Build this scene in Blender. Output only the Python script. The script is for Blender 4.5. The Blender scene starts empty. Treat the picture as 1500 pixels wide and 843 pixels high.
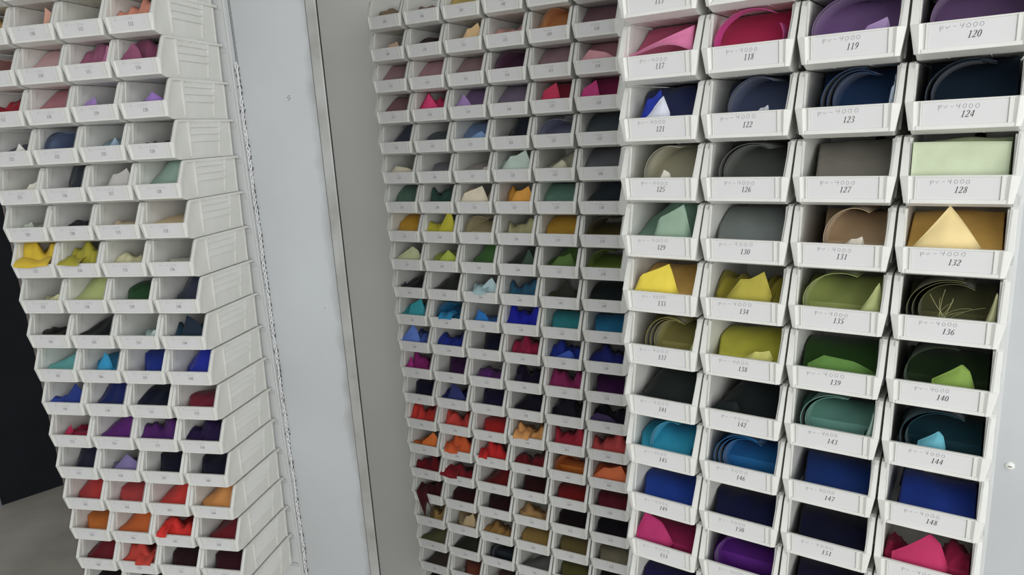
import bpy, bmesh, math, random
from mathutils import Vector, Matrix

# ------------------------------------------------------------------ camera, light, exposure
C = bpy.context.scene
COL = C.collection
CAM_H = 1.55
F_PX = 1017.94
PITCH, ROLL = math.radians(12.94), math.radians(-3.29)
cp, sp = math.cos(PITCH), math.sin(PITCH)
Fv = Vector((0, cp, -sp)); Uv = Vector((0, sp, cp)); Rv = Vector((1, 0, 0))
cr, sr = math.cos(ROLL), math.sin(ROLL)
R2 = cr * Rv + sr * Uv; U2 = -sr * Rv + cr * Uv
cd = bpy.data.cameras.new('camera'); cam = bpy.data.objects.new('camera', cd); COL.objects.link(cam)
M4 = Matrix((R2, U2, -Fv)).transposed().to_4x4(); M4.translation = Vector((0, 0, CAM_H))
cam.matrix_world = M4
cd.sensor_width = 36; cd.lens = F_PX / 1500 * 36; cd.clip_start = 0.02
C.camera = cam

w = bpy.data.worlds.new('world'); C.world = w; w.use_nodes = True
bg = w.node_tree.nodes['Background']; bg.inputs[0].default_value = (0.93, 0.96, 1.0, 1); bg.inputs[1].default_value = 0.86

def area(name, loc, target, sx, sy, power, color):
    l = bpy.data.lights.new(name, 'AREA'); l.shape = 'RECTANGLE'; l.size = sx; l.size_y = sy
    l.energy = power; l.color = color
    o = bpy.data.objects.new(name, l); COL.objects.link(o); o.location = loc
    o.rotation_euler = (Vector(target) - Vector(loc)).to_track_quat('-Z', 'Y').to_euler()
    return o
area('fill_light_front', (0.40, -1.15, 1.45), (-0.15, 1.5, 1.05), 1.6, 1.2, 26, (0.99, 0.99, 0.98))  # unseen light added near the camera to reach the middle panel
area('fill_light_right', (1.6, -0.1, 2.45), (-0.6, 1.5, 1.0), 1.0, 0.7, 13, (0.97, 0.99, 1.0))  # unseen light added for the bin sides and their relief
C.view_settings.view_transform = 'Standard'; C.view_settings.look = 'None'
C.view_settings.exposure = 0.0; C.view_settings.gamma = 1.0

# ------------------------------------------------------------------ helpers
def lin(h):
    out = []
    for i in (0, 2, 4):
        c = int(h[i:i + 2], 16) / 255
        out.append(c / 12.92 if c <= 0.04045 else ((c + 0.055) / 1.055) ** 2.4)
    return tuple(out)

def mat(name, hexc, rough=0.5, noise=None, bump=None, metal=0.0, spec=0.5):
    m = bpy.data.materials.new(name); m.use_nodes = True
    nt = m.node_tree; b = nt.nodes['Principled BSDF']
    c = lin(hexc)
    b.inputs['Base Color'].default_value = (*c, 1); b.inputs['Roughness'].default_value = rough
    b.inputs['Metallic'].default_value = metal; b.inputs['Specular IOR Level'].default_value = spec
    tc = nt.nodes.new('ShaderNodeTexCoord')
    if noise:
        scale, c2, lo, hi = noise
        n = nt.nodes.new('ShaderNodeTexNoise'); n.inputs['Scale'].default_value = scale; n.inputs['Detail'].default_value = 6
        nt.links.new(tc.outputs['Object'], n.inputs['Vector'])
        r = nt.nodes.new('ShaderNodeValToRGB'); r.color_ramp.elements[0].position = lo; r.color_ramp.elements[1].position = hi
        r.color_ramp.elements[0].color = (*lin(c2), 1); r.color_ramp.elements[1].color = (*c, 1)
        nt.links.new(n.outputs['Fac'], r.inputs['Fac']); nt.links.new(r.outputs['Color'], b.inputs['Base Color'])
    if bump:
        scale, st = bump
        n = nt.nodes.new('ShaderNodeTexNoise'); n.inputs['Scale'].default_value = scale; n.inputs['Detail'].default_value = 4
        nt.links.new(tc.outputs['Object'], n.inputs['Vector'])
        bu = nt.nodes.new('ShaderNodeBump'); bu.inputs['Strength'].default_value = st; bu.inputs['Distance'].default_value = 0.001
        nt.links.new(n.outputs['Fac'], bu.inputs['Height']); nt.links.new(bu.outputs['Normal'], b.inputs['Normal'])
    return m

M_PLASTIC = mat('white_polypropylene', 'dcdcd7', 0.42, noise=(14, 'd0d0c9', 0.30, 0.62), bump=(220, 0.08))
M_CARD = mat('label_paper', 'd2d2d1', 0.75)
M_INK = mat('black_ink', '1c1c20', 0.7)
M_PENCIL = mat('pencil_grey', '3e3e42', 0.7)
M_FAINT = mat('faint_print', '5a5a5c', 0.7)
M_SHEET = mat('painted_sheet_steel', 'bcbfc1', 0.5, noise=(2.2, 'b0b3b4', 0.35, 0.65), bump=(6, 0.25))
def dirty_sheet():
    # dust and grey rub marks of their own shape in a band beside the edge strip
    m = mat('painted_sheet_rubbed', 'c3c7c9', 0.5, noise=(2.2, 'b8bbbc', 0.35, 0.65), bump=(6, 0.25))
    nt = m.node_tree; b = nt.nodes['Principled BSDF']; src = b.inputs['Base Color'].links[0].from_socket
    tc = nt.nodes.new('ShaderNodeTexCoord'); sx = nt.nodes.new('ShaderNodeSeparateXYZ'); nt.links.new(tc.outputs['Object'], sx.inputs[0])
    mr = nt.nodes.new('ShaderNodeMapRange'); nt.links.new(sx.outputs['X'], mr.inputs['Value'])
    mr.inputs['From Min'].default_value = 3 * 0.1075 + .243 - .040; mr.inputs['From Max'].default_value = 3 * 0.1075 + .243
    mp = nt.nodes.new('ShaderNodeMapping'); mp.inputs['Scale'].default_value = (9, 1, 7); nt.links.new(tc.outputs['Object'], mp.inputs[0])
    n = nt.nodes.new('ShaderNodeTexNoise'); n.inputs['Scale'].default_value = 1.6; n.inputs['Detail'].default_value = 3; nt.links.new(mp.outputs[0], n.inputs['Vector'])
    ad = nt.nodes.new('ShaderNodeMath'); ad.operation = 'MULTIPLY_ADD'; nt.links.new(mr.outputs[0], ad.inputs[0]); ad.inputs[1].default_value = .75; nt.links.new(n.outputs['Fac'], ad.inputs[2])
    r = nt.nodes.new('ShaderNodeMapRange'); nt.links.new(ad.outputs[0], r.inputs['Value']); r.inputs['From Min'].default_value = .85; r.inputs['From Max'].default_value = 1.3; r.inputs['To Max'].default_value = .45
    mx = nt.nodes.new('ShaderNodeMixRGB'); nt.links.new(r.outputs[0], mx.inputs[0]); nt.links.new(src, mx.inputs[1]); mx.inputs[2].default_value = (*lin('6e6d68'), 1)
    nt.links.new(mx.outputs[0], b.inputs['Base Color']); return m
M_SHEETL = dirty_sheet()
M_SHEET2 = mat('painted_sheet_lifted', 'f2f1ec', 0.5, noise=(2.0, 'eae9e4', 0.35, 0.65), bump=(6, 0.2))  # same sheet paint, colour raised to offset the shade behind the left panel
M_TRIM = mat('grey_metal_strip', 'b0b1ae', 0.42, noise=(9, '989892', 0.36, 0.62), bump=(30, 0.1))
M_LOUVER = mat('louver_paint', 'cfd1d0', 0.45)
M_EDGE = mat('brown_grey_edge', '6e6560', 0.6)
M_DARK = mat('dark_gap', '1a1a1c', 0.7)
M_BLACK = mat('black_board', '1d2025', 0.75, noise=(5, '181a1e', 0.3, 0.7), spec=0.2)
M_ALU = mat('light_metal_edge', '8f9ca6', 0.4, metal=0.5)
M_LINK = mat('pale_chain_link', 'ececec', 0.4)
M_LINK_SHADOW = mat('link_shadow_dark', '2c2a2a', 0.5)
M_SMUDGE = mat('grey_smudge_paint', 'a2a19c', 0.6)
M_CONC = mat('concrete_floor', 'bab5aa', 0.85, noise=(3.0, '9c978c', 0.32, 0.66), bump=(40, 0.2))
M_WALL = mat('far_wall_paint', 'c6c6c2', 0.8, noise=(1.5, 'bcbcb8', 0.3, 0.7))

def fabric_material():
    m = bpy.data.materials.new('woven_fabric'); m.use_nodes = True
    nt = m.node_tree; b = nt.nodes['Principled BSDF']; b.inputs['Roughness'].default_value = 0.72
    b.inputs['Specular IOR Level'].default_value = 0.22
    b.inputs['Sheen Weight'].default_value = 0.12; b.inputs['Sheen Roughness'].default_value = 0.4
    oi = nt.nodes.new('ShaderNodeObjectInfo'); tc = nt.nodes.new('ShaderNodeTexCoord')
    n = nt.nodes.new('ShaderNodeTexNoise'); n.inputs['Scale'].default_value = 38; n.inputs['Detail'].default_value = 5
    nt.links.new(tc.outputs['Object'], n.inputs['Vector'])
    mr = nt.nodes.new('ShaderNodeMapRange'); mr.inputs['To Min'].default_value = 0.84; mr.inputs['To Max'].default_value = 1.14
    nt.links.new(n.outputs['Fac'], mr.inputs['Value'])
    vm = nt.nodes.new('ShaderNodeVectorMath'); vm.operation = 'SCALE'
    nt.links.new(oi.outputs['Color'], vm.inputs[0]); nt.links.new(mr.outputs['Result'], vm.inputs['Scale'])
    nt.links.new(vm.outputs['Vector'], b.inputs['Base Color'])
    wv = nt.nodes.new('ShaderNodeTexNoise'); wv.inputs['Scale'].default_value = 900
    nt.links.new(tc.outputs['Object'], wv.inputs['Vector'])
    bu = nt.nodes.new('ShaderNodeBump'); bu.inputs['Strength'].default_value = 0.12; bu.inputs['Distance'].default_value = 0.0006
    nt.links.new(wv.outputs['Fac'], bu.inputs['Height']); nt.links.new(bu.outputs['Normal'], b.inputs['Normal'])
    # thin cloth lets a little light through
    tr = nt.nodes.new('ShaderNodeBsdfTranslucent'); nt.links.new(vm.outputs['Vector'], tr.inputs['Color'])
    mx = nt.nodes.new('ShaderNodeMixShader'); mx.inputs[0].default_value = 0.18
    nt.links.new(b.outputs[0], mx.inputs[1]); nt.links.new(tr.outputs[0], mx.inputs[2])
    nt.links.new(mx.outputs[0], nt.nodes['Material Output'].inputs[0])
    return m
M_FAB = fabric_material()

class MB:
    def __init__(s): s.v = []; s.f = []
    def add(s, vs, fs):
        o = len(s.v); s.v += [tuple(v) for v in vs]; s.f += [tuple(i + o for i in f) for f in fs]; return s
    def box(s, x0, x1, y0, y1, z0, z1):
        return s.add([(x0, y0, z0), (x1, y0, z0), (x1, y1, z0), (x0, y1, z0), (x0, y0, z1), (x1, y0, z1), (x1, y1, z1), (x0, y1, z1)],
                     [(0, 3, 2, 1), (4, 5, 6, 7), (0, 1, 5, 4), (1, 2, 6, 5), (2, 3, 7, 6), (3, 0, 4, 7)])
    def hexa(s, p):   # 8 points, same order as box
        return s.add(p, [(0, 3, 2, 1), (4, 5, 6, 7), (0, 1, 5, 4), (1, 2, 6, 5), (2, 3, 7, 6), (3, 0, 4, 7)])
    def mesh(s, name, m, smooth=False):
        me = bpy.data.meshes.new(name); me.from_pydata(s.v, [], s.f)
        bm = bmesh.new(); bm.from_mesh(me); bmesh.ops.recalc_face_normals(bm, faces=bm.faces); bm.to_mesh(me); bm.free()
        me.materials.append(m)
        if smooth: me.shade_smooth()
        return me

def link(name, me, parent=None, loc=None, rz=None):
    o = bpy.data.objects.new(name, me); COL.objects.link(o)
    if parent: o.parent = parent
    if loc is not None: o.location = loc
    if rz is not None: o.rotation_euler = (0, 0, rz)
    return o
def tag(o, label, cat, group=None):
    o['label'] = label; o['category'] = cat
    if group: o['group'] = group
    return o

# ------------------------------------------------------------------ setting
mb = MB().box(-7, 5, -3, 8, -0.05, 0); fl = link('floor', mb.mesh('floor', M_CONC)); fl['kind'] = 'structure'
mb = MB().box(-7, 5, 7.9, 8, 0, 3.6); wl = link('wall_back', mb.mesh('wall_back', M_WALL)); wl['kind'] = 'structure'
mb = MB().box(-7, 5, .1, 8, 2.62, 2.7); ce = link('ceiling_blocker', mb.mesh('ceiling_blocker', M_WALL)); ce['kind'] = 'structure'  # unseen, added to keep sky light off the upper panels

# ------------------------------------------------------------------ banks (position of the number on row 8, column 0)
RP = 0.0762
class Bank: pass
def bank(x, y, z, a, cpitch, name):
    b = Bank(); b.o = Vector((x, y, z + CAM_H)); b.a = a; b.cp = cpitch; b.name = name
    b.d = Vector((math.cos(a), math.sin(a), 0)); b.n = Vector((-math.sin(a), math.cos(a), 0)); return b
BL = bank(-0.9799, 1.4217, -0.3099, -0.2165, 0.1075, 'left')
BM = bank(-0.2730, 1.8148, -0.3383, -0.4860, 0.1097, 'middle')
BR = bank(0.2005, 0.9014, -0.3166, -0.6095, 0.1088, 'right')
def binpos(b, r, c): return b.o + b.d * (c * b.cp) + Vector((0, 0, -(r - 8) * RP))
XC = -0.0035      # bin centre relative to the number

# ------------------------------------------------------------------ the bin
ZB, ZL, ZT = -0.0145, 0.0145, 0.056
ZK = -0.0196      # the base behind the front chamfer
YB = 0.187
def wo(z):    # outer half width of the wall
    t = (z - ZB) / (ZT - ZB); return 0.0466 + 0.0028 * min(1, t)
def lipy(z): return -0.004 * (z - ZB) / (ZL - ZB)
def bin_mesh():
    m = MB()
    T = 0.002
    prof = [(0.0, ZB), (-0.004, ZL), (0.0125, 0.0495), (0.0165, 0.0545), (0.021, ZT), (YB, ZT), (YB, ZK), (0.017, ZK)]
    for s in (-1, 1):
        n = len(prof)
        outer = [(s * wo(z), y, z) for y, z in prof]; inner = [(s * (wo(z) - T), y, z) for y, z in prof]
        m.add(outer + inner, [tuple(range(n)), tuple(range(2 * n - 1, n - 1, -1))] + [(i, (i + 1) % n, n + (i + 1) % n, n + i) for i in range(n)])
        # flange along front edge and rim
        path = [(0.0, ZB, 0.0482), (-0.004, ZL, 0.0530), (0.0125, 0.0495, 0.0532), (0.0165, 0.0545, 0.0532), (0.022, ZT, 0.0532), (0.197, ZT, 0.0532)]
        W = 0.0050
        vs = []
        for i, (y, z, xo) in enumerate(path):
            a = Vector(path[max(i - 1, 0)][:2]); b = Vector(path[min(i + 1, len(path) - 1)][:2]); t = (b - a).normalized()
            nrm = Vector((t.y, -t.x))          # towards the bin's inside/down
            iy, iz = y + nrm.x * W, z + nrm.y * W
            if i == 0: iy, iz = y + W, z
            xi = wo(z) - T - 0.0004
            vs += [(s * xo, y, z), (s * xi, y, z), (s * xi, iy, iz), (s * xo, iy, iz)]
        fs = []
        for i in range(len(path) - 1):
            for k in range(4): fs.append((i * 4 + k, i * 4 + (k + 1) % 4, (i + 1) * 4 + (k + 1) % 4, (i + 1) * 4 + k))
        fs += [(0, 1, 2, 3), tuple(len(vs) - 4 + k for k in (3, 2, 1, 0))]
        m.add(vs, fs)
        # inner thick band behind the flange
        xi = wo(0.03) - T
        m.hexa([(s * (xi + .001), 0.004, ZL - .02), (s * (xi - 0.0016), 0.004, ZL - .02), (s * (xi - 0.0016), 0.013, ZL - .02), (s * (xi + .001), 0.013, ZL - .02),
                (s * (xi + .001), 0.018, 0.0535), (s * (xi - 0.0016), 0.018, 0.0535), (s * (xi - 0.0016), 0.030, 0.0535), (s * (xi + .001), 0.030, 0.0535)])
        # outer side: two uprights, three stepped grips, back fold
        def plate(y0, y1, z0, z1, p0, p1):   # p0 proud at bottom, p1 proud at top
            m.hexa([(s * (wo(z0) - .001), y0, z0), (s * (wo(z0) + p0), y0, z0), (s * (wo(z0) + p0), y1, z0), (s * (wo(z0) - .001), y1, z0),
                    (s * (wo(z1) - .001), y0, z1), (s * (wo(z1) + p1), y0, z1), (s * (wo(z1) + p1), y1, z1), (s * (wo(z1) - .001), y1, z1)])
        def upright(ya0, ya1, yb0, yb1, p):
            m.hexa([(s * (wo(ZB) - .001), yb0, ZB), (s * (wo(ZB) + p * .6), yb0, ZB), (s * (wo(ZB) + p * .6), yb1, ZB), (s * (wo(ZB) - .001), yb1, ZB),
                    (s * (wo(.052) - .001), ya0, .052), (s * (wo(.052) + p), ya0, .052), (s * (wo(.052) + p), ya1, .052), (s * (wo(.052) - .001), ya1, .052)])
        upright(0.048, 0.0545, 0.0500, 0.0525, 0.0034)
        upright(0.1480, 0.1515, 0.1395, 0.1420, 0.0034)
        plate(0.054, 0.1485, 0.0405, 0.0520, 0.0038, 0.0006)
        plate(0.054, 0.1480, 0.0270, 0.0405, 0.0038, -0.0004)
        plate(0.053, 0.1470, 0.0130, 0.0270, 0.0036, -0.0004)
        plate(0.1835, 0.1870, ZB, 0.050, 0.0018, 0.0018)
        for k in range(9):
            y = 0.058 + k * 0.0098
            m.box(*sorted((s * 0.0485, s * 0.0526)), y, y + 0.0052, 0.0492, 0.0515)
    # bottom, back, hanger lip on the back
    xb = wo(ZB) - .0006
    m.box(-xb, xb, 0.017, YB, ZK, ZK + 0.002)
    m.hexa([(-xb, 0.0, ZB), (xb, 0.0, ZB), (xb, .0172, ZK), (-xb, .0172, ZK), (-xb, 0.0, ZB + .002), (xb, 0.0, ZB + .002), (xb, .0172, ZK + .002), (-xb, .0172, ZK + .002)])
    m.box(-wo(ZT) + .001, wo(ZT) - .001, YB - 0.002, YB, ZK, ZT)
    m.box(-0.045, 0.045, YB, YB + 0.009, ZT - 0.0022, ZT)
    for k in (-0.018, 0.018): m.box(k - .0006, k + .0006, 0.02, 0.12, ZK - 0.0005, ZK)
    # front lip
    def lipbox(x0, x1, z0, z1, p, q=0.0):
        m.hexa([(x0, lipy(z0) - p, z0), (x1, lipy(z0) - p, z0), (x1, lipy(z0) + q, z0), (x0, lipy(z0) + q, z0),
                (x0, lipy(z1) - p, z1), (x1, lipy(z1) - p, z1), (x1, lipy(z1) + q, z1), (x0, lipy(z1) + q, z1)])
    m.hexa([(-0.0482, 0, ZB), (0.0482, 0, ZB), (0.0482, .003, ZB), (-0.0482, .003, ZB),
            (-0.0528, -.004, ZL), (0.0528, -.004, ZL), (0.0528, -.001, ZL), (-0.0528, -.001, ZL)])
    # upright ribs at both ends of the lip, with sloping outer shoulders
    for s in (-1, 1):
        m.hexa([(s * .0405, -.0000, ZB), (s * .0436, -.0022, ZB), (s * .0482, -.0000, ZB), (s * .0440, .0008, ZB),
                (s * .0408, -.0040, ZL), (s * .0446, -.0064, ZL), (s * .0528, -.0042, ZL), (s * .0446, -.003, ZL)])
    lipbox(-0.0420, 0.0420, ZB, ZB + 0.0042, 0.0020, .001)          # ledge under the label
    lipbox(-0.0385, -0.0368, ZB + .004, ZL - .0004, 0.0018)
    lipbox(0.0368, 0.0385, ZB + .004, ZL - .0004, 0.0018)
    lipbox(-0.0520, 0.0520, ZL - 0.0014, ZL + 0.0004, 0.0006, .0035)     # top bead
    me = m.mesh('bin_body', M_PLASTIC)
    me.transform(Matrix.Translation((XC, 0, 0)))
    bm = bmesh.new(); bm.from_mesh(me)
    es = [e for e in bm.edges if len(e.link_faces) == 2 and e.calc_face_angle(0) > 0.6 and e.calc_length() > 0.004]
    bmesh.ops.bevel(bm, geom=es, offset=0.00045, segments=1, affect='EDGES', profile=0.5, clamp_overlap=True)
    bm.to_mesh(me); bm.free()
    return me
ME_BIN = bin_mesh()

def card_mesh():
    m = MB(); z0, z1 = ZB + 0.0038, ZL - 0.0016
    for p in (0.0004,):
        m.hexa([(-.0364, lipy(z0) - p, z0), (.0362, lipy(z0) - p, z0), (.0362, lipy(z0) + .0001, z0), (-.0364, lipy(z0) + .0001, z0),
                (-.0364, lipy(z1) - p, z1), (.0362, lipy(z1) - p, z1), (.0362, lipy(z1) + .0001, z1), (-.0364, lipy(z1) + .0001, z1)])
    me = m.mesh('label_card', M_CARD); me.transform(Matrix.Translation((XC, 0, 0))); return me
ME_CARD = card_mesh()
def hole_mesh():
    m = MB(); n = 20
    vs = [(0.0095 + 0.0058 * math.cos(2 * math.pi * i / n), yy, 0.0465 + 0.0058 * math.sin(2 * math.pi * i / n)) for yy in (YB - 0.0034, YB - .0015) for i in range(n)]
    m.add(vs, [tuple(range(n)), tuple(range(2 * n - 1, n - 1, -1))] + [(i, (i + 1) % n, n + (i + 1) % n, n + i) for i in range(n)])
    return m.mesh('hole_plug', M_DARK)
ME_HOLE = hole_mesh()

# ------------------------------------------------------------------ writing: strokes with a width at every point
SERIF = {
 '1': [[(.13, .84, .04), (.27, .96, .05)], [(.29, 1, .12), (.29, .0, .13)], [(.12, .02, .045), (.46, .02, .045)]],
 '2': [[(.07, .76, .06), (.13, .92, .09), (.25, 1, .06), (.38, .93, .11), (.42, .76, .14), (.36, .55, .12), (.2, .28, .07), (.05, .06, .06)], [(.05, .06, .12), (.4, .06, .12), (.48, .2, .04)]],
 '3': [[(.08, .82, .05), (.15, .95, .07), (.27, 1, .06), (.39, .91, .12), (.39, .73, .12), (.3, .59, .06), (.19, .54, .05)], [(.19, .54, .05), (.35, .49, .09), (.43, .32, .14), (.39, .12, .12), (.25, .01, .06), (.11, .02, .07), (.05, .1, .08)]],
 '4': [[(.34, 1, .05), (.04, .32, .05)], [(.02, .3, .08), (.5, .3, .08)], [(.36, 1, .12), (.36, 0, .12)]],
 '5': [[(.46, .97, .1), (.16, .97, .09)], [(.17, .97, .05), (.11, .6, .05)], [(.1, .58, .06), (.28, .61, .1), (.42, .45, .14), (.4, .18, .12), (.24, .01, .06), (.06, .05, .09)]],
 '6': [[(.44, 1, .04), (.24, .86, .08), (.1, .58, .13), (.08, .28, .13), (.15, .05, .09), (.26, 0, .05), (.39, .08, .1), (.43, .3, .13), (.37, .5, .09), (.25, .56, .05), (.13, .48, .05)]],
 '7': [[(.05, .82, .04), (.09, .95, .1), (.46, .95, .1)], [(.46, .96, .06), (.21, 0, .12)]],
 '8': [[(.26, 1, .05), (.12, .92, .1), (.12, .72, .11), (.3, .53, .09), (.42, .33, .12), (.38, .1, .11), (.25, 0, .05), (.1, .08, .1), (.09, .28, .11), (.24, .5, .08), (.38, .7, .1), (.38, .9, .1), (.26, 1, .05)]],
 '0': [[(.26, 1, .05), (.12, .86, .11), (.07, .5, .14), (.12, .14, .11), (.26, 0, .05), (.4, .14, .11), (.45, .5, .14), (.4, .86, .11), (.26, 1, .05)]],
}
SERIF['9'] = [[(.52 - x, 1 - y, wd) for x, y, wd in st] for st in SERIF['6']]
_h = .085
def hs(*pts): return [(x, y, _h) for x, y in pts]
HAND = {
 'p': [hs((.08, .62), (.12, -.3)), hs((.0, .55), (.2, .72), (.42, .6), (.4, .35), (.22, .22), (.1, .3))],
 'P': [hs((.1, .0), (.14, 1.)), hs((.1, .95), (.4, .95), (.46, .7), (.34, .5), (.13, .48))],
 'v': [hs((.0, .6), (.14, .08), (.38, .66))],
 'V': [hs((.02, 1), (.2, 0), (.42, 1))],
 '-': [hs((.05, .45), (.36, .47))],
 '1': [hs((.22, 1), (.18, 0))],
 '2': [hs((.05, .8), (.2, 1), (.4, .8), (.3, .45), (.04, .02), (.46, .04))],
 '3': [hs((.05, .9), (.3, 1), (.38, .75), (.18, .54), (.4, .4), (.34, .05), (.03, .08))],
 '4': [hs((.1, 1), (.04, .5), (.46, .52)), hs((.42, 1.05), (.32, 0))],
 '0': [hs((.26, .9), (.08, .7), (.05, .3), (.2, .04), (.4, .2), (.46, .6), (.34, .88), (.24, .9))],
 'o': [hs((.26, .62), (.08, .5), (.06, .2), (.24, .04), (.44, .2), (.44, .5), (.28, .64))],
 ' ': [],
}
def strokes(m, st, ox, oz, sx, sz, shear=0., lift=0.0006, rnd=None, wmul=1.0):
    for pts in st:
        P = []
        for x, y, wd in pts:
            jx = rnd.uniform(-.025, .025) if rnd else 0; jy = rnd.uniform(-.03, .03) if rnd else 0
            P.append((ox + (x + jx + shear * y) * sx, oz + (y + jy) * sz, wd * sz * .62 * wmul))
        vs = []
        for i, (x, z, wd) in enumerate(P):
            a = P[max(0, i - 1)]; b = P[min(len(P) - 1, i + 1)]
            dx, dz = b[0] - a[0], b[1] - a[1]; L = math.hypot(dx, dz) or 1
            nx, nz = -dz / L * wd / 2, dx / L * wd / 2
            for q in (1, -1):
                zz = z + q * nz; vs.append((x + q * nx, lipy(zz) - lift, zz))
        m.add(vs, [(2 * i, 2 * i + 1, 2 * i + 3, 2 * i + 2) for i in range(len(P) - 1)])
def number_mesh(txt, h, shear, ox=0.0):
    m = MB(); adv = h * 0.60; x = ox - adv * len(txt) / 2 - shear * h / 2
    for ch in txt:
        strokes(m, SERIF[ch], x, -h / 2, h * 1.02, h, shear, wmul=1.45); x += adv
    return m.mesh('printed_number', M_INK)
def hand_mesh(txt, x0, x1, z, h, seed, material, slope=0.0, wmul=1.0, gaps=None):
    rnd = random.Random(seed); m = MB(); n = len(txt); adv = (x1 - x0) / n
    for i, ch in enumerate(txt):
        strokes(m, HAND[ch], x0 + i * adv, z + slope * i * adv + rnd.uniform(-.0003, .0003), adv * 1.45, h, rnd.uniform(0, .12), rnd=rnd, wmul=wmul)
    return m.mesh('handwritten_code', material)
NUMC = {}
def get_number(n, style):
    k = (n, style)
    if k not in NUMC:
        NUMC[k] = number_mesh(str(n), {'L': .0064, 'M': .0062, 'N': .0066, 'R': .0066}[style], {'L': .0, 'M': .22, 'N': .22, 'R': .24}[style])
    return NUMC[k]
HANDS = {
 'L': [hand_mesh('Pv-1000', -.027 + dx, .013 + dx, .0055 + dz, .0042, 10 + k, M_FAINT, sl) for k, (dx, dz, sl) in enumerate([(0, 0, .02), (-.004, .0004, -.02), (.003, 0, 0), (-.006, .0003, .03)])],
 'M': [hand_mesh('PV2000', -.010, .0035, .0060, .0026, 20, M_FAINT, 0, 1.2)],
 'N': [hand_mesh('PV3000', -.012 + dx, .008 + dx, .0056, .0042, 30 + k, M_FAINT, sl, 1.1) for k, (dx, sl) in enumerate([(0, 0), (.002, .03), (-.001, -.03)])],
 'R': [hand_mesh('pv-4000', -.0285 + dx, .0085 + dx + sx, .0062 + dz, .0048, 40 + k, M_PENCIL, sl) for k, (dx, dz, sl, sx) in enumerate([(0, 0, 0, 0), (-.002, .0004, -.02, .002), (.001, -.0002, .03, -.003), (-.004, .0002, .01, .006), (.002, .0, -.03, .0)])],
}

# ------------------------------------------------------------------ fabric
def sst(x):
    x = max(0., min(1., x)); return x * x * (3 - 2 * x)
def grid_mesh(name, P, thick=0.0):
    nu, nv = len(P), len(P[0]); vs = [p for row in P for p in row]
    fs = [(i * nv + j, (i + 1) * nv + j, (i + 1) * nv + j + 1, i * nv + j + 1) for i in range(nu - 1) for j in range(nv - 1)]
    me = bpy.data.meshes.new(name)
    if thick:
        N = []
        for i in range(nu):
            for j in range(nv):
                a = Vector(P[min(i + 1, nu - 1)][j]) - Vector(P[max(i - 1, 0)][j]); b = Vector(P[i][min(j + 1, nv - 1)]) - Vector(P[i][max(j - 1, 0)])
                c = a.cross(b); c = c.normalized() if c.length > 1e-12 else Vector((0, 0, 1)); N.append(c)
        o = len(vs); vs = vs + [tuple(Vector(v) + n * thick for v, n in zip([vs[k]], [N[k]]))[0] for k in range(o)]
        f2 = [tuple(o + k for k in reversed(f)) for f in fs]
        ring = [i * nv for i in range(nu)] + [(nu - 1) * nv + j for j in range(1, nv)] + [i * nv + nv - 1 for i in range(nu - 2, -1, -1)] + [j for j in range(nv - 2, 0, -1)]
        f3 = [(ring[k], ring[(k + 1) % len(ring)], o + ring[(k + 1) % len(ring)], o + ring[k]) for k in range(len(ring))]
        fs = fs + f2 + f3
    me.from_pydata([tuple(v) for v in vs], [], fs)
    me.materials.append(M_FAB); me.shade_smooth()
    return me

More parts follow.
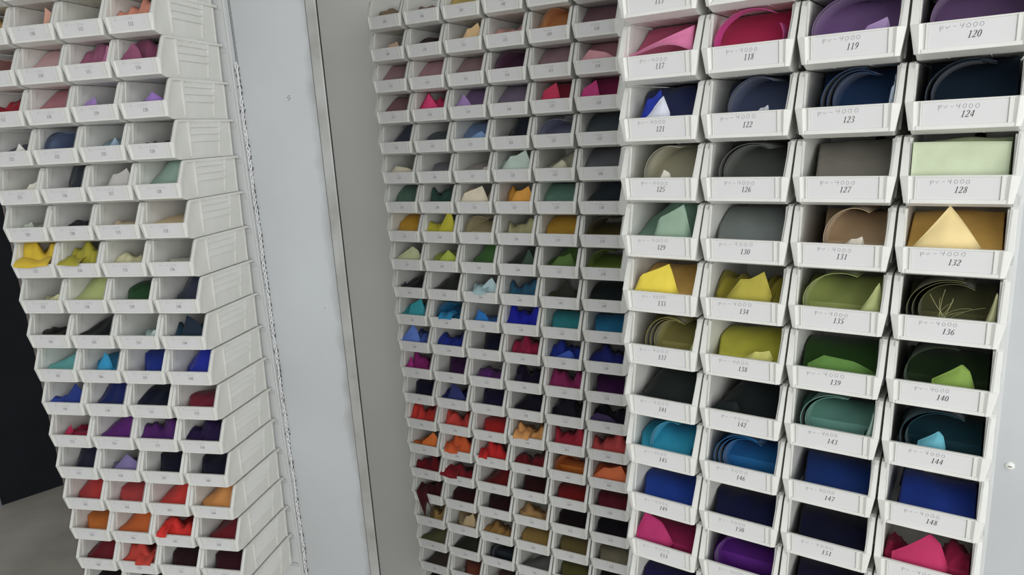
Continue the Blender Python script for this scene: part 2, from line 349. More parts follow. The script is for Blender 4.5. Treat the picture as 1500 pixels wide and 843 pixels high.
X0, X1 = XC - 0.0436, XC + 0.0436
WW = X1 - X0
ZF = ZK + 0.0024
def heap(tan, s, l, f, kind, rnd, hi, ys=0.006, rr=1.0):
    """cloth lying in the bin: fills it from l (0 left .. 1 right) and up to f of the opening.
    tan, s: how the slope of the heap falls away to the back"""
    nx, ny = (44, 34) if hi else (30, 22)
    amp = {'C': .0058, 'S': .0055, 'B': .0010, 'W': .0026, 'P': .0020, 'R': .0016}[kind]
    waves = [(rnd.uniform(40, 190), rnd.uniform(-90, 90), rnd.uniform(0, 6.28), rnd.uniform(.4, 1)) for _ in range(5)]
    ph = [rnd.uniform(0, 6.28) for _ in range(6)]
    ramp = {'C': .045, 'S': .03, 'B': .10, 'W': .06, 'P': .07, 'R': .10}[kind]
    P = []; Z = []
    for i in range(nx + 1):
        row = []
        for j in range(ny + 1):
            y = ys + (0.178 - ys) * (j / ny) ** 1.25
            x = X0 + WW * i / nx
            u = (x - X0 + y * tan) / WW
            ln = l + .035 * math.sin(ph[0] + 5 * j / ny * 3) * (kind in 'CSW')
            if kind == 'W': F = f * max(0, (u - ln)) / max(.2, 1 - l) ** 1; edge = sst((u - ln) / .05) if l > 0 else 1; F = min(F * 1.25, 1.15)
            else:
                edge = sst((u - ln) / (.07 if kind != 'B' else .05)) if l > 0 else 1
                F = f
                if kind in 'CS': F = f * (1 + .30 * math.sin(ph[1] + u * 7.0) + .16 * math.sin(ph[2] + u * 17)) * (.75 + .25 * sst(u * 2))
                if kind == 'B': F = f * (1 + .04 * math.sin(ph[1] + u * 4))
            zt = ZL + F * 0.043 - s * y * .9
            r = sst((y - ys + .004) / (ramp * rr))
            zl = min(ZL - .0035, zt)
            z = zl + (zt - zl) * r
            for a, b, p, g in waves:
                q = math.sin(a * x + b * y + p); q = 1 - 2 * abs(q) ** .7 if kind in 'CS' else q
                z += amp * g * .42 * q * sst((y - ys) / .02 + .25)
            z = min(z, .0552 if y > .02 else .052)
            z = ZF + (z - ZF) * edge
            z = max(z, ZF, ZF + (.0165 - y) * .35)
            xs = x * 1.0
            row.append((xs, y, z))
        P.append(row)
    me = bpy.data.meshes.new('cloth'); nv = ny + 1
    vs = [p for row in P for p in row]; fs = []
    for i in range(nx):
        for j in range(ny):
            q = (i * nv + j, (i + 1) * nv + j, (i + 1) * nv + j + 1, i * nv + j + 1)
            if max(vs[k][2] - max(0, (.0165 - vs[k][1]) * .35) for k in q) > ZF + .0004: fs.append(q)
    if not fs: fs.append((0, nv, nv + 1, 1))
    me.from_pydata(vs, [], fs)
    bm = bmesh.new(); bm.from_mesh(me); bmesh.ops.delete(bm, geom=[v for v in bm.verts if not v.link_faces], context='VERTS')
    # hem: the outline drops to the bin floor so that the heap has body
    be = [e for e in bm.edges if e.is_boundary]
    r = bmesh.ops.extrude_edge_only(bm, edges=be)
    for g in r['geom']:
        if isinstance(g, bmesh.types.BMVert): g.co.z = ZF - .0002 + max(0, (.0165 - g.co.y) * .33)
    bm.to_mesh(me); bm.free()
    me.materials.append(M_FAB); me.shade_smooth()
    return me
def curl(tan, s, l, f, rnd, k=0, turns=1.15, y1=.13):
    """a sheet rolled into a loose tube, mouth towards the front"""
    xl = X0 + l * WW; rx = (X1 - xl) / 2 - .001 - k * .0042; zt = min(.0556, ZL + f * .043); rz = (zt - ZF) / 2 - .001 - k * .0028
    cx = (X1 + xl) / 2 + k * .0016; cz = (zt + ZF) / 2 + k * .0006
    a0 = rnd.uniform(.9, 1.4) ; n = 34; P = []
    for i in range(n + 1):
        a = a0 + turns * 2 * math.pi * i / n; sh = 1 - .10 * i / n
        row = []
        for j in range(7):
            y = .007 + .002 * k + (y1 - .007) * j / 6 + .006 * math.sin(a)
            y = max(.005, y)
            x = cx + rx * sh * math.cos(a) ; z = cz + rz * sh * math.sin(a) - s * .35 * (y - .007)
            row.append((min(max(x, X0), X1), y, max(z, ZF + .0005)))
        P.append(row)
    return grid_mesh('rolled_sheet', P, .0006)
CORNERS = [[(0, 0), (.45, 1), (1, 0)], [(0, .2), (.58, 1), (.8, .72), (1, 0)], [(0, .1), (.12, .6), (.66, 1), (.84, .0), (1, -.2)],
           [(0, 0), (.30, .72), (.48, .74), (.8, 1), (1, .2)], [(0, .3), (.2, 1), (.62, .7), (1, 0)], [(0, 0), (.55, .85), (.7, 1), (.95, .35), (1, 0)]]
def corner(l, r, top, rnd, y=.0045, apex=None, curlz=.0012, base=-.12, lean=.009, sh=None):
    """pointed corner of a folded sheet standing up behind the lip"""
    sh = sh or CORNERS[rnd.randrange(6)]; n = 20; P = []; wob = rnd.uniform(0, 6)
    for i in range(n + 1):
        t = i / n; row = []
        for j in range(7):
            q = j / 6
            uu = l + (r - l) * t
            h = 0
            for (ta, ha), (tb, hb) in zip(sh, sh[1:]):
                if ta <= t <= tb: h = ha + (hb - ha) * (t - ta) / (tb - ta)
            z = ZL + (base + (top - base) * h * q) * .043
            x = X0 + WW * (uu + .05 * q * math.sin(3 * t))
            row.append((min(max(x, X0), X1), y + lean * q + curlz * math.sin(math.pi * t * 1.3 + wob) * q * (1.8 if r - l > .5 else 1) + .004 * t, max(z, ZF + .001)))
        P.append(row)
    return grid_mesh('folded_corner', P, .0005)
def flap(l, r, drop, rnd, amp=.003, h0=.012, slant=0.0):
    """edge of cloth that hangs out over the lip"""
    n = 20; P = []
    prof = [(.04, ZL + h0 * .7), (.02, ZL + h0), (.006, ZL + h0 * .9), (-.0035, ZL + .0042), (-.0072, ZL + .0008), (-.0084, ZL - .004)]
    ph = rnd.uniform(0, 6.28)
    for i in range(n + 1):
        t = i / n; x = X0 + WW * (l + (r - l) * t)
        dz = drop * (.65 + .35 * math.sin(ph + t * 5)) + rnd.uniform(-.0006, .0006)
        row = []
        for y, z in prof[:5]:
            row.append((x, y - .001 * math.sin(ph + 9 * t), z + amp * math.sin(ph + t * 8 + y * 60) * (1 if y > 0 else .2)))
        for q in (.35, .7, 1.0):
            row.append((x + slant * q * drop, -.0086 + (q * dz) * .15, ZL - .001 - q * dz))
        P.append(row)
    return grid_mesh('hanging_edge', P, .0006)
def ribbon_arch():
    P = []
    for i in range(25):
        t = i / 24; x = X0 - .002 + WW * t
        up = ZL + .0010 + .0290 * t ** .85; lo = ZL - .0005 + .0105 * math.sin(math.pi * t ** 1.4)
        yy = .0045 - .006 * max(0, 1 - t / .12)
        row = [(x, yy + .010 * q, lo + (up - lo) * q) for q in (0, .33, .66, 1)]
        P.append(row)
    return grid_mesh('folded_ribbon', P, .0006)
def wedge_plane(x):
    return x

NAMED = [('ivory', 'f0e8d8'), ('cream', 'e4d8b0'), ('beige', 'cdbb98'), ('tan', 'b89868'), ('brown', '7a5a40'), ('reddish brown', '804030'), ('dark brown', '4a3428'),
 ('off-white', 'e8e8e4'), ('pale grey', 'c4c4c2'), ('grey', '8e8e8e'), ('dark grey', '505256'), ('charcoal', '303438'), ('black', '141416'), ('near-black green', '1c2424'),
 ('bright yellow', 'ecd018'), ('golden yellow', 'd8a020'), ('mustard', 'b8a020'), ('pale yellow', 'e8e4b0'), ('dark mustard', '6e6220'), ('orange', 'e87820'), ('pale orange', 'e0a058'), ('apricot', 'e0b080'), ('peach', 'e0a088'),
 ('red', 'd82020'), ('coral red', 'd84840'), ('crimson', 'a81830'), ('dark red', '801820'), ('maroon', '501018'), ('wine-black', '280c18'),
 ('blush pink', 'e0b4b4'), ('dusty pink', 'b88890'), ('pink', 'e0709a'), ('hot pink', 'd83070'), ('magenta', 'a82880'), ('raspberry', 'a01850'), ('mauve', '8e5068'), ('dusty rose', '906870'),
 ('lilac', 'a888c4'), ('purple', '682888'), ('dark purple', '401850'), ('blackish purple', '201430'), ('grey violet', '786898'), ('dusky plum', '704060'), ('greyish lilac', '8a7890'),
 ('pale blue', '9ab4d4'), ('sky blue', '5888d0'), ('bright blue', '2888c8'), ('royal blue', '2038b0'), ('navy', '182060'), ('dark navy', '141830'), ('slate blue', '506078'), ('cobalt', '1848a0'), ('pale grey blue', 'a8b4c4'),
 ('turquoise', '28a8c0'), ('pale aqua', 'b8dcdc'), ('aqua', '78cccc'), ('teal', '286070'), ('dark teal', '184850'), ('sea green', '70b0a0'),
 ('sage green', '6a9478'), ('pale green', 'c0d0b8'), ('lime yellow', 'c4c828'), ('lime green', 'b0c040'), ('leaf green', '4a7830'), ('dark green', '244a28'), ('olive', '6a6a38'), ('olive green', '809028'), ('pale olive', 'b4b878'), ('blackish olive', '383828'), ('khaki', 'a89c60')]
NAMED = [(n, lin(h)) for n, h in NAMED]
def colname(h):
    c = [v ** .45 for v in lin(h)]
    return min(NAMED, key=lambda t: sum((a - b ** .45) ** 2 for a, b in zip(c, t[1])))[0]

# one entry for each bin: colour, kind, left start, fill[, options]
# kinds: B smooth stack, W wedge, C crumpled, S crumpled and spilling over, P stack with a pointed corner, R rolled
def rows(txt): return [[c.strip() for c in line.split('|')] for line in txt.strip().splitlines()]
SP_L = rows('''
d8c9a0 C 0 .4|c8b090 B .3 .2|d8c8a0 B .3 .2|c0a890 B .3 .2
d9b36a C 0 .6|d9a08c P .15 .18 c=.72,1,.75 cc=e0a890|e0cfae B .35 .15|e89a80 C .02 .5
d8a8a0 R 0 .6|e0b4b4 B .12 1|a86080 C 0 .8 c=.75,1,.75 cc=c878a0|8e4a68 C .02 .85 c=.0,.5,.75 cc=9a5474
a82030 C 0 .45|c8848c B .12 1|a88ac8 P .15 .12 c=.1,.45,.4 cc=a884c8|9078b0 P .3 .2 c=.3,.95,.42 cc=a078c8
5a5c70 P .25 .35 c=.45,.75,.35 cc=e8e6e0|7a8cb0 R .1 .8|9ab4c4 P .45 .3 c=.5,.75,.35 cc=9ab4c8|1c242c C .3 .10
f0e4cc P .5 .1 c=.5,.95,.35 cc=f0ecdc|303840 W .6 1|b0aca8 P .4 .2 c=.3,.95,.75 cc=c4c0bc|98b4a4 W .25 .9
b8bfae P .15 .12 c=.2,.5,.2 cc=c0c8b8|303438 C .38 .18|e8d4b0 C .35 .12|ecd2a0 B .10 .3
e6c400 S 0 .95 sp=.0,.98,.006|b4ac20 S 0 .75 sp=.0,.6,.003|ece8b8 C .1 .35|d8d4c4 B .4 .1
d8d4a0 P .55 .05 c=.55,.95,.2|c0cc80 W .1 .9|1e5a28 B .42 .75|34384a W .5 .9
202018 C .25 .25|181a1c W .05 .55|c0dcd8 P .7 .15 c=.7,1,.25 cc=d0e4e0|20485c C 0 .45 c=.4,1,.9 cc=1c2c3c
70c8c4 W .2 .4|1890c0 B .42 .75 c=.35,.7,.8 cc=2098c8|1838a0 B .55 1|2030a8 W .45 1
3050c0 S 0 .3 c=.4,1,.9 cc=203888|182868 W .2 1|0e1430 B .12 .95|901838 B .32 .62
b01848 C .3 .25 c=.2,.4,.4|682080 W .1 .75|54206c C 0 .85|241240 C .02 .85
1a1c34 W .45 1.1|786898 P .3 .25 c=.25,1,.65 cc=8074a4|10122a B .48 1.05|12142c B .38 1
b83030 W .35 1.1|cc4444 B .35 .9|d83428 W .25 .75|dc9448 W .2 1
dc7818 B .42 .9|d06418 W .1 .95|e42418 S .0 .7 sp=.05,.35,.004|781420 W .3 .75
701420 W .15 .9|c83c2c S 0 .85 sp=.5,.95,.003|301018 B .3 1|401020 B .3 1
201018 B .2 1|401018 B .2 .9|301420 B .2 .9|301018 B .2 1
''')
SP_M = rows('''
9a8468 C .3 .35|9a7c6c C .4 .25|ccb060 C .1 .35|c8b8a8 B .1 .2|d0b8a0 B .1 .3|c8b0a0 B .1 .3
c8a888 P .1 .15 c=.3,.8,.35|8a6a70 R .2 .35|d8b070 P .25 .2 c=.35,1,.75 cc=ecc890|e0a8a0 C 0 .3|dc9a58 B .1 1 c=.3,.9,.9 r=1 cc=e8a868|84606a B .1 .9
b48e92 B .2 1|c4949c B .2 1|a48486 B .15 .9|784868 R .1 .95|a8868e B .15 .9|c0848c B .15 1 c=.05,1,.5 cc=e0a0a8
9c7078 B .2 .9|d82c68 C .05 .7 c=.1,.7,.85 cc=e83878|8c70a0 B .1 .9 c=0,.55,.65 cc=b08cc8|8c7c94 B .15 .9|b02848 B .15 .8 c=.15,.75,.85 cc=d03058|a02860 B .05 1 c=0,.55,.8 cc=cc3880
3c4458 W .4 .7|58606c B .3 .5|7c98c4 B .25 .9 c=.25,1,.35 cc=84aad8|1c2430 W .45 1|a4a8c4 R .05 .8|505a60 B .15 .9
d4ccb4 P .2 .15 c=.15,1,.35|8c8c94 B .45 .5|c8c0b8 B .15 .4 c=.7,.95,.2 cc=e0d8cc|b8ccc0 C .05 .6 c=.1,1,1 cc=c8dcd0|b4b098 W .2 .6 c=.35,.8,.4 cc=d0ccb0|707278 B .1 1
648a78 B .3 1|34584c C .3 .7|ecdcb8 C 0 .6 c=.0,1,.85 cc=f4e8cc|e09c28 C .25 .6 c=.3,1,.8 cc=eca838|6c9884 B .15 1|242e34 W .05 1.2
ecb40c B .3 1|ccc418 S 0 .5 c=.45,.95,1.25 cc=ccc41c|d8cca0 R .05 .95 cc=e0d4ac|c0bc88 C .25 .65|cc9c14 B .15 1|6c5c1c R .05 .9
b8c088 P .1 .3 c=.1,.95,.75 cc=ccd4a0|b4c43c P .2 .5 c=.3,1,.6 cc=bccc44|487838 W .3 .9|344038 W .2 .8 c=.55,1,.8 cc=405848|48682c W .1 1 c=.2,.9,.65 cc=5c7c38|7c9428 R .05 1
282830 W .2 .5 c=.05,.3,.25|303430 W .1 .7|b4d4d8 S .25 .4 sp=.3,.75,.005 c=.3,1,.8 cc=c0dce0|2c6888 C .15 .65|585438 C .1 .35 c=.3,1,.95 cc=2c2c24|1c2424 B .1 1
34b4bc C 0 .55 c=.3,1,1 cc=2ca4b0|1890c4 R .1 .95 sp=.3,.75,.002|1c70c0 P .2 .2 c=.2,.65,.55 cc=2080d0 c2=0|1824b4 C 0 .95|2c9ca4 B .2 1|187ca8 B .2 1
5474cc C 0 .5 c=0,.6,1 cc=6488dc|2038a0 C .1 .6|141834 B .55 1|a01844 C .1 .85|2038a4 C .1 .8 c=.3,.8,.35 cc=3c60c0|18206c S 0 .7
a42480 C .35 .8 c=0,.25,.6|441850 B .5 1|682c80 C .2 .45|201430 C .25 .85 c=.15,.4,.4|942460 C 0 .9|44104c B .2 1
181838 B .4 1|28306c C .1 .6 c=.3,.9,.95 cc=343c78|201840 B .35 1|181024 W .15 1.2|10101c S .1 .95|181828 C .1 .8 c=0,.7,.35 cc=403058
dc3428 C 0 .9|e44438 C .15 .75|d41c1c B .3 .85|e8a458 S .15 .7 sp=.1,.6,.004|b8243c C .1 .85|cc4848 C 0 .9
e4741c C .05 .35 c=.4,1,.8|e4601c S 0 .9 sp=.1,.6,.006|d01414 S .05 .85 sp=.1,.4,.003|801420 C 0 .6|dc7c14 R .05 1|d86028 P 0 .85 c=0,1,.8 cc=e07038
7c1020 C .1 .75|8c1020 S 0 .6 sp=-.15,.5,.006|701414 W .2 1|380c14 B .3 .95|8c1414 B .15 .95|701c2c B .15 .95
4c141c C 0 .7 long=1|3c1018 B .2 .9|300c18 B .3 .95|c09458 C .1 .6|180810 B .15 1|140c18 B .1 1
c09c50 C .6 .7|b8a078 B .35 .9 c=.4,.9,.8|b08440 C 0 .55|a48440 B .1 1|766838 B .15 1|888068 B .15 .95
60603c W .05 .9|2c2c24 W .05 .95|303840 R .2 .9|60605c W .1 .7|605c28 B .15 1|201820 B .15 1
443830 W .2 .9|84442c B .5 .8|703c30 B .5 .6|502828 B .3 .6|504428 B .15 1|30202c B .15 1
30182c B .2 1|402030 B .2 1|302028 B .2 1|302028 B .2 1|302028 B .2 1|302028 B .2 1
''')
SP_R = rows('''
e0a0b0 B .1 .8|e890b0 B .1 .8|d0a0c0 B .1 .8|c8b0d0 B .1 .8
e0a0b0 B .1 .8|e890b0 B .1 .8|d0a0c0 B .1 .8|c8b0d0 B .1 .8
e0a0b0 B .1 .8|e890b0 B .1 .8|d0a0c0 B .1 .8|c8b0d0 B .1 .8
c45478 B .02 1 arch=1 cc=ec80b0|c82058 B .05 1 r=1 big=1 cc=e040a0|9c78b0 R .0 1 c=.6,.95,.3 cc=b898cc|8c6c9c R .05 .9
343c68 P .2 .9 c=.15,.6,.6 cc=e0e4f0 c2=24389c|5c6888 R .2 1 c=.55,.75,.15 cc=d8dce4|30507c R .15 1 layers=3 c=.95,1,.7 cc=c8d8e8|24384c R .05 1 layers=2
c4c0a4 R .2 1 c=.45,.6,.2 cc=e8e4d4|70746c R .08 1 layers=2 c2=1|888478 B .12 1|bccc9c B .1 .9 rr=.35 c=.0,.98,.8 sh=q cc=d0dcb8
78a088 W .05 1.2 c=.35,1,.95 cc=98b49c|848c88 B .08 1|d0b48c R .25 1 c=.5,.75,.15 cc=ece4d0|ffce62 B .0 1 c=.05,.8,1 sh=t cc=f4dc98
f2c25c B 0 1 c=.03,.8,.85 sh=v cc=f2dc30|9c9018 C .05 .7 c=.2,.85,.8 cc=b8ac34|b0bc68 R .02 1 c=.75,1,.7 cc=c4cc84|686840 R .02 1 layers=3 c=.9,1,.65 cc=d8d8a0
a49c54 R .18 1 layers=3 c=.92,1,.6 cc=d0d090|ccc82c B .12 1 c=.5,.9,.2 cc=dcd870|2c5418 B .05 1 c=.15,1,.3 cc=5c8838|304824 R .05 1 c=.4,.85,.5 cc=84a440
1c2422 W .1 1.6|141c1c W .1 1.7 c=.05,.5,.2|74ac9c R .05 1 layers=2 c=.93,1,.6 cc=b8d8c8|184854 R .05 1 layers=2 c=.3,.6,.35 cc=60b4c4
1ca4c4 B .1 1 r=1|1474b4 R .05 1 layers=3|0c3478 B .15 1|10348c B .1 1
1440a0 B .15 1|0c1440 B .1 1|080c2c B .1 1|b0144c C 0 .7 c=.1,.75,.85 cc=c42460
a41454 B .1 1 c=.0,.6,.9 cc=b82468|682090 R .08 1|180c34 B .1 1|200c38 B .1 1
201850 B .1 1|301448 B .1 1|180c34 B .1 1|200c38 B .1 1
''')

def mute(c):
    g = .3 * c[0] + .55 * c[1] + .15 * c[2]
    return tuple(v + (g - v) * .10 for v in c)
def visible(b, r, c):
    p = binpos(b, r, c) - Vector((0, 0, CAM_H)); on = 0
    us = []; vs = []
    for x in (-.056, .05):
        for y in (0, .19):
            for z in (ZB, ZT):
                q = p + b.d * x + b.n * y + Vector((0, 0, z)); zz = q.dot(Fv)
                us.append(750 + F_PX * q.dot(R2) / zz); vs.append(421.5 - F_PX * q.dot(U2) / zz)
    return max(us) > -6 and min(us) < 1506 and max(vs) > -4 and min(vs) < 847

BANKTXT = {'L': 'leftmost bank', 'M': 'middle bank', 'N': 'middle bank', 'R': 'nearest bank'}
COLTXT = ['first', 'second', 'third', 'fourth', 'fifth', 'sixth']
HOLES = {(4, 2), (5, 2), (5, 3), (3, 3)}
def make(bk, spec, ncol, nrow, first=0):
    for r in range(first, nrow):
        for c in range(ncol):
            if not visible(bk, r, c): continue
            num = 105 + 4 * r + (c if c < 4 else c - 4)
            style = {'left': 'L', 'right': 'R', 'middle': 'M' if c < 4 else 'N'}[bk.name]
            p = binpos(bk, r, c); rnd = random.Random(hash((bk.name == 'left', bk.name == 'right', r, c)) & 0xffff)
            toks = spec[r][c].split(); hexc, kind, l, f = toks[0], toks[1], float(toks[2]), float(toks[3])
            opt = dict(t.split('=') for t in toks[4:])
            cn = colname(hexc); where = BANKTXT[style]; at = COLTXT[c] + ' column of ' + where
            word = {'B': 'stacked', 'W': 'slanting', 'C': 'crumpled', 'S': 'spilling', 'P': 'folded', 'R': 'rolled'}[kind]
            b = link('storage_bin', None, None, p, bk.a)
            tag(b, 'white bin numbered %d holding %s %s cloth, %s' % (num, word, cn, at), 'storage bin', 'white bins in the ' + where)
            link('bin_body', ME_BIN, b); link('label_card', ME_CARD, b)
            link('printed_number', get_number(num, style), b)
            link('handwritten_code', rnd.choice(HANDS[style]), b)
            if bk is BR and (r, c) in HOLES: link('hole_plug', ME_HOLE, b)
            # cloth
            rel = p - Vector((0, 0, CAM_H)) + bk.n * .05
            tan = -rel.dot(bk.d) / rel.dot(bk.n); s = -rel.z / math.hypot(rel.x, rel.y)
            hi = bk is BR
            if kind == 'R':
                if bk is BR:
                    me = heap(tan, s, l, 1.0 * f, 'B', rnd, hi, ys=.035, rr=.8)
                else: me = heap(tan, s, l, .7 * f, 'B', rnd, hi, ys=.035)
            elif kind == 'S': me = heap(tan, s, l, f, 'S', rnd, hi)
            else: me = heap(tan, s, l, f, kind, rnd, hi, ys=.018 if 'c' in opt else .006, rr=float(opt.get('rr', 1)))
            col = mute(lin(hexc))
            o = link('fabric_swatches', me, None, p, bk.a); o.color = (*col, 1)
            tag(o, '%s %s cloth in bin %d, %s' % (cn, word, num, at), 'fabric', 'fabric in the ' + where)
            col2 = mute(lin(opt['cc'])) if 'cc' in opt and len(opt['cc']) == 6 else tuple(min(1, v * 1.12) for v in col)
            def part(nm, me2, cc):
                q = link(nm, me2, o); q.color = (*cc, 1)
                if cc is not col: q['label'] = 'lighter %s piece' % nm.replace('_', ' ')
                return q
            if kind == 'R':
                lay = int(opt.get('layers', 1))
                for k in range(lay): part('rolled_sheet', curl(tan, s, l, f, rnd, k, turns=rnd.uniform(.60, .74), y1=.12), col)
            if opt.get('big'):
                part('rolled_sheet', curl(tan, s, .0, 1, rnd, 0, turns=.93, y1=.03), col2)
            elif opt.get('r') and not opt.get('big'):
                part('rolled_sheet', curl(tan, s, l + .15, .95, rnd, 0, turns=.8, y1=.09), col2)
            if 'c' in opt and not opt.get('r'):
                a = [float(v) for v in opt['c'].split(',')]
                me2 = corner(a[0], a[1], a[2], rnd, sh={'q': [(0, 1), (1, .94)], 't': CORNERS[0], 'v': CORNERS[2]}.get(opt.get('sh')))
                q = part('folded_corner', me2, col2)
                if opt.get('c2') and len(opt['c2']) == 6:
                    part('folded_corner', corner(a[0] - .05, a[1] - .12, a[2] + .2, rnd, y=.0085), lin(opt['c2']))
            if 'sp' in opt:
                a = [float(v) for v in opt['sp'].split(',')]
                part('hanging_edge', flap(a[0], a[1], a[2], rnd, h0=.010), col)
            if hexc == '686840' and bk is BR:
                tm = MB(); r3 = random.Random(7)
                for q_ in range(9):
                    bx, bz = r3.uniform(-.012, .0), ZL - .001; ang = r3.uniform(.5, 2.4); Ln = r3.uniform(.018, .036); cv = r3.uniform(-1.2, 1.2)
                    pts = []
                    for k_ in range(9):
                        t_ = k_ / 8; aa = ang + cv * t_
                        pts.append((bx, .004 + .010 * t_, bz)); bx += math.cos(aa) * Ln / 8; bz += math.sin(aa) * Ln / 8
                    vs_ = []
                    for x_, y_, z_ in pts: vs_ += [(x_ - .00014, y_, z_), (x_ + .00014, y_, z_ + .0001), (x_, y_ + .0002, z_ + .0002)]
                    tm.add(vs_, [(3 * a_ + b_, 3 * a_ + (b_ + 1) % 3, 3 * a_ + 3 + (b_ + 1) % 3, 3 * a_ + 3 + b_) for a_ in range(8) for b_ in range(3)])
                q_ = link('loose_threads', tm.mesh('loose_threads', M_FAB), o); q_.color = (*lin('c8c890'), 1); q_['label'] = 'pale loose threads'
            if opt.get('arch'): part('folded_ribbon', ribbon_arch(), col2)
            if opt.get('long'): part('hanging_edge', flap(.12, .52, .082, rnd, h0=.008, slant=.18), col)

make(BL, SP_L, 4, 18)
make(BM, SP_M, 6, 22)
make(BR, SP_R, 4, 14, 2)

# ------------------------------------------------------------------ display panels the bins hang on
YP = 0.199      # depth of the louvred plate behind the numbers
def panel(bk, name, label, xa, xb, pa, pb, ztop, msheet, strip=None):
    e = link(name, None, None, bk.o.xy.to_3d(), bk.a); e['label'] = label; e['category'] = 'display panel'
    zt = ztop; z0 = 0.02
    link('sheet', MB().box(xa, xb, YP + .006, YP + .010, z0, zt).mesh('sheet', msheet), e)
    link('louvred_plate', MB().box(pa, pb, YP + .003, YP + .0055, z0 + .05, zt - .02).mesh('louvred_plate', M_LOUVER), e)
    lv = MB()
    lv.hexa([(pa + .003, YP + .003, .0), (pb - .004, YP + .003, .0), (pb - .004, YP + .0045, .0), (pa + .003, YP + .0045, 0),
             (pa + .003, YP - .0018, .011), (pb - .004, YP - .0018, .011), (pb - .004, YP - .0004, .012), (pa + .003, YP - .0004, .012)])
    me = lv.mesh('louver', M_LOUVER)
    for r in range(-3, 26):
        z = bk.o.z - (r - 8) * RP + .0365
        if z0 + .06 < z < zt - .04: link('louver', me, e, (0, 0, z))
    for xx in (xa, xb):
        link('leg', MB().box(min(xx, xb - .03), min(xx, xb - .03) + .03, YP + .0102, YP + .040, 0, z0 + .3).mesh('leg', M_TRIM), e)
    return e
ZTOP = 2.25
c3 = 3 * BL.cp
pl = panel(BL, 'display_panel', 'white sheet metal panel carrying the leftmost bank of bins, grey strip down its right edge', -.27, c3 + .2655, -.062, c3 + .0585, ZTOP, M_SHEETL)
pm = panel(BM, 'display_panel', 'grey white sheet metal panel behind the middle bank of bins, in the shade', -.62, 6 * BM.cp + .02, -.060, 5 * BM.cp + .060, ZTOP, M_SHEET2)
pr = panel(BR, 'display_panel', 'bright white sheet metal panel carrying the nearest bank of bins at right', -.07, 3 * BR.cp + .34, -.062, 3 * BR.cp + .060, ZTOP, M_SHEET)
# edge strip on the left panel: slightly proud metal strip with rounded edges and a dark seam on either side
x0, x1 = c3 + .2430, c3 + .2660
m = MB(); prof = [(x0, YP + .006), (x0, YP + .0042), (x0 + .002, YP + .0030), (x1 - .002, YP + .0030), (x1, YP + .0042), (x1, YP + .0098), (x0, YP + .0098)]
n = len(prof); m.add([(x, y, z) for z in (.02, ZTOP) for x, y in prof], [tuple(range(n)), tuple(range(2 * n - 1, n - 1, -1))] + [(i, (i + 1) % n, n + (i + 1) % n, n + i) for i in range(n)])
s_ = link('edge_strip', m.mesh('edge_strip', M_TRIM), pl); s_['label'] = 'grey metal edge strip'
link('seam', MB().box(x0 - .0012, x0 - .0001, YP + .0052, YP + .0065, .08, ZTOP).mesh('seam', M_DARK), pl)
link('seam', MB().box(x1 + .0001, x1 + .0012, YP + .0060, YP + .009, .02, ZTOP).mesh('seam', M_DARK), pl)
# brown edge on the left end of the left panel
link('end_cap', MB().box(-.2765, -.2702, YP + .004, YP + .012, .02, ZTOP).mesh('end_cap', M_EDGE), pl)
# thin raised strip beside the louvred plate and the narrow seam above the chain
link('cover_strip', MB().box(c3 + .0600, c3 + .0645, YP + .0015, YP + .0065, .1, ZTOP).mesh('cover_strip', M_LOUVER), pl)
link('seam', MB().box(c3 + .0712, c3 + .0720, YP + .0052, YP + .0065, 1.712, ZTOP).mesh('seam', M_DARK), pl)
link('seam', MB().box(c3 + .0745, c3 + .0750, YP + .0052, YP + .0065, 1.712, ZTOP).mesh('seam', M_DARK), pl)
# smudges beside the strip, small pock marks
def blot(bk, x, z, rx, rz, seed, mt, parent, name, y=YP + .0058):
    rnd = random.Random(seed); k = 14; vs = []
    for yy in (y, y + .0005):
        rr = random.Random(seed)
        for i in range(k):
            a = 2 * math.pi * i / k; q = rr.uniform(.7, 1.2); vs.append((x + rx * q * math.cos(a), yy, z + rz * q * math.sin(a)))
    mm = MB().add(vs, [tuple(range(k)), tuple(range(2 * k - 1, k - 1, -1))] + [(i, (i + 1) % k, k + (i + 1) % k, k + i) for i in range(k)])
    return link(name, mm.mesh(name, mt), parent)
for i, (x, z) in enumerate([(.179, 1.638), (.1825, 1.641), (.1835, 1.636), (.1805, 1.633)]):
    blot(BL, c3 + x, z, .0012, .0012, i, M_DARK, pl, 'pock_mark')
blot(BL, c3 + .205, 1.18, .0016, .0022, 8, M_SMUDGE, pl, 'pock_mark')

# screw on the right panel
sx, sz = 3 * BR.cp + .0755, BR.o.z - .1585
m = MB(); k = 20
rings = [(.0058, .0), (.0054, -.0012), (.0035, -.0024), (.0012, -.0027)]
vs = [(sx + R * math.cos(2 * math.pi * i / k), YP + .0060 + yy, sz + R * math.sin(2 * math.pi * i / k)) for R, yy in rings for i in range(k)]
fs = [(j * k + i, j * k + (i + 1) % k, (j + 1) * k + (i + 1) % k, (j + 1) * k + i) for j in range(3) for i in range(k)] + [tuple(range(3 * k, 4 * k))]
m.add(vs, fs); sc = link('screw', m.mesh('screw', M_PLASTIC, True), pr)
link('screw_slot', MB().box(sx - .0022, sx + .0022, YP + .0030, YP + .0040, sz - .0005, sz + .0005).mesh('screw_slot', M_DARK), sc)

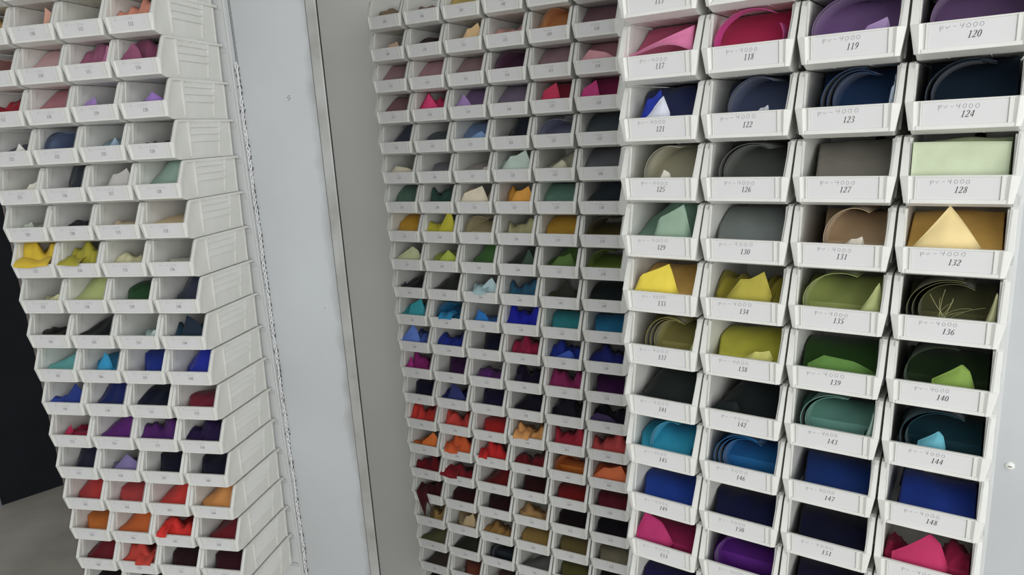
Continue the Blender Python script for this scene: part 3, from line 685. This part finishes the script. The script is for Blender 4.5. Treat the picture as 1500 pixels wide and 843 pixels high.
# ------------------------------------------------------------------ chain hanging down the left panel
ch = link('chain', None, None, BL.o.xy.to_3d(), BL.a)
tag(ch, 'long pale link chain with painted shadow bars hanging down the left white panel', 'chain')
def link_mesh(L, W, R, mt, flat):
    m = MB(); k = 12; q = 5; cen = []
    for i in range(k):
        a = 2 * math.pi * i / k
        cen.append((W * math.cos(a), (L - W) * (1 if math.sin(a) > 0 else -1 if math.sin(a) < 0 else 0) + W * math.sin(a)))
    vs = []
    for i, (cx, cz) in enumerate(cen):
        a = 2 * math.pi * i / k
        for j in range(q):
            b = 2 * math.pi * j / q; rr = R * math.cos(b)
            vx, vz, vy = cx + rr * math.cos(a), cz + rr * math.sin(a), R * math.sin(b)
            vs.append((vx, vy, vz) if flat else (vy, vx, vz))
    fs = [(i * q + j, i * q + (j + 1) % q, ((i + 1) % k) * q + (j + 1) % q, ((i + 1) % k) * q + j) for i in range(k) for j in range(q)]
    m.add(vs, fs); return m.mesh('chain_link', mt, True)
MEF = link_mesh(.0074, .0022, .0011, M_LINK, True)
def shadow_bar_mesh():
    m = MB(); m.box(-.0040, .0040, -.0010, .0004, -.0005, .0005); m.box(-.0038, -.0030, -.0004, .0012, -.0048, .0040); m.box(.0030, .0038, -.0004, .0012, -.0036, .0050)  # dark bars stand in for shadows between and beside the pale links
    return m.mesh('link_shadow_bar', M_LINK_SHADOW)
ME_SHADOW = shadow_bar_mesh()
rnd = random.Random(5); z = 1.708; i = 0
while z > 0.40 and i < 130:
    xo = .0722 + .0007 * math.sin(i * .5)
    o = link('chain_link', MEF, ch, (c3 + xo, YP + .0022, z)); o.rotation_euler = (0, rnd.uniform(-.12, .12), rnd.uniform(-.5, .5))
    o = link('link_shadow_bar', ME_SHADOW, ch, (c3 + xo, YP + .0030, z - .0062)); o.rotation_euler = (0, rnd.uniform(-.5, .5), rnd.uniform(-.4, .4)); q = rnd.uniform(.6, 1.25); o.scale = (q, 1, q)
    z -= .0122; i += 1

# ------------------------------------------------------------------ black board on the left, standing on the floor
pa, pb = Vector((-2.392, 2.892, 0)), Vector((-1.30, 3.915, 0))
dv = (pb - pa).normalized(); ang = math.atan2(dv.y, dv.x); L = (pb - pa).length
bd = link('black_board', None, None, pa, ang); tag(bd, 'tall matt black board standing on the concrete floor behind the left bins', 'board')
link('board', MB().box(.012, L, 0, .03, .0, 2.4).mesh('board', M_BLACK), bd)
q = link('edge_trim', MB().box(-.004, .012, -.002, .032, .0, 2.4).mesh('edge_trim', M_ALU), bd); q['label'] = 'pale metal edge trim'

# labels that differ only by the printed number also say which stands higher
import re
seen = {}
for o in COL.objects:
    if o.get('category') in ('storage bin', 'fabric'): seen.setdefault(re.sub(r'\d+', '', o['label']), []).append(o)
for k, v in seen.items():
    v.sort(key=lambda o: -o.location.z)
    w_ = {2: ['upper', 'lower'], 3: ['top', 'middle', 'bottom']}.get(len(v))
    if w_:
        for o, t in zip(v, w_): o['label'] += ', ' + t + ' one' if len(o['label'].split()) < 15 else ', ' + t
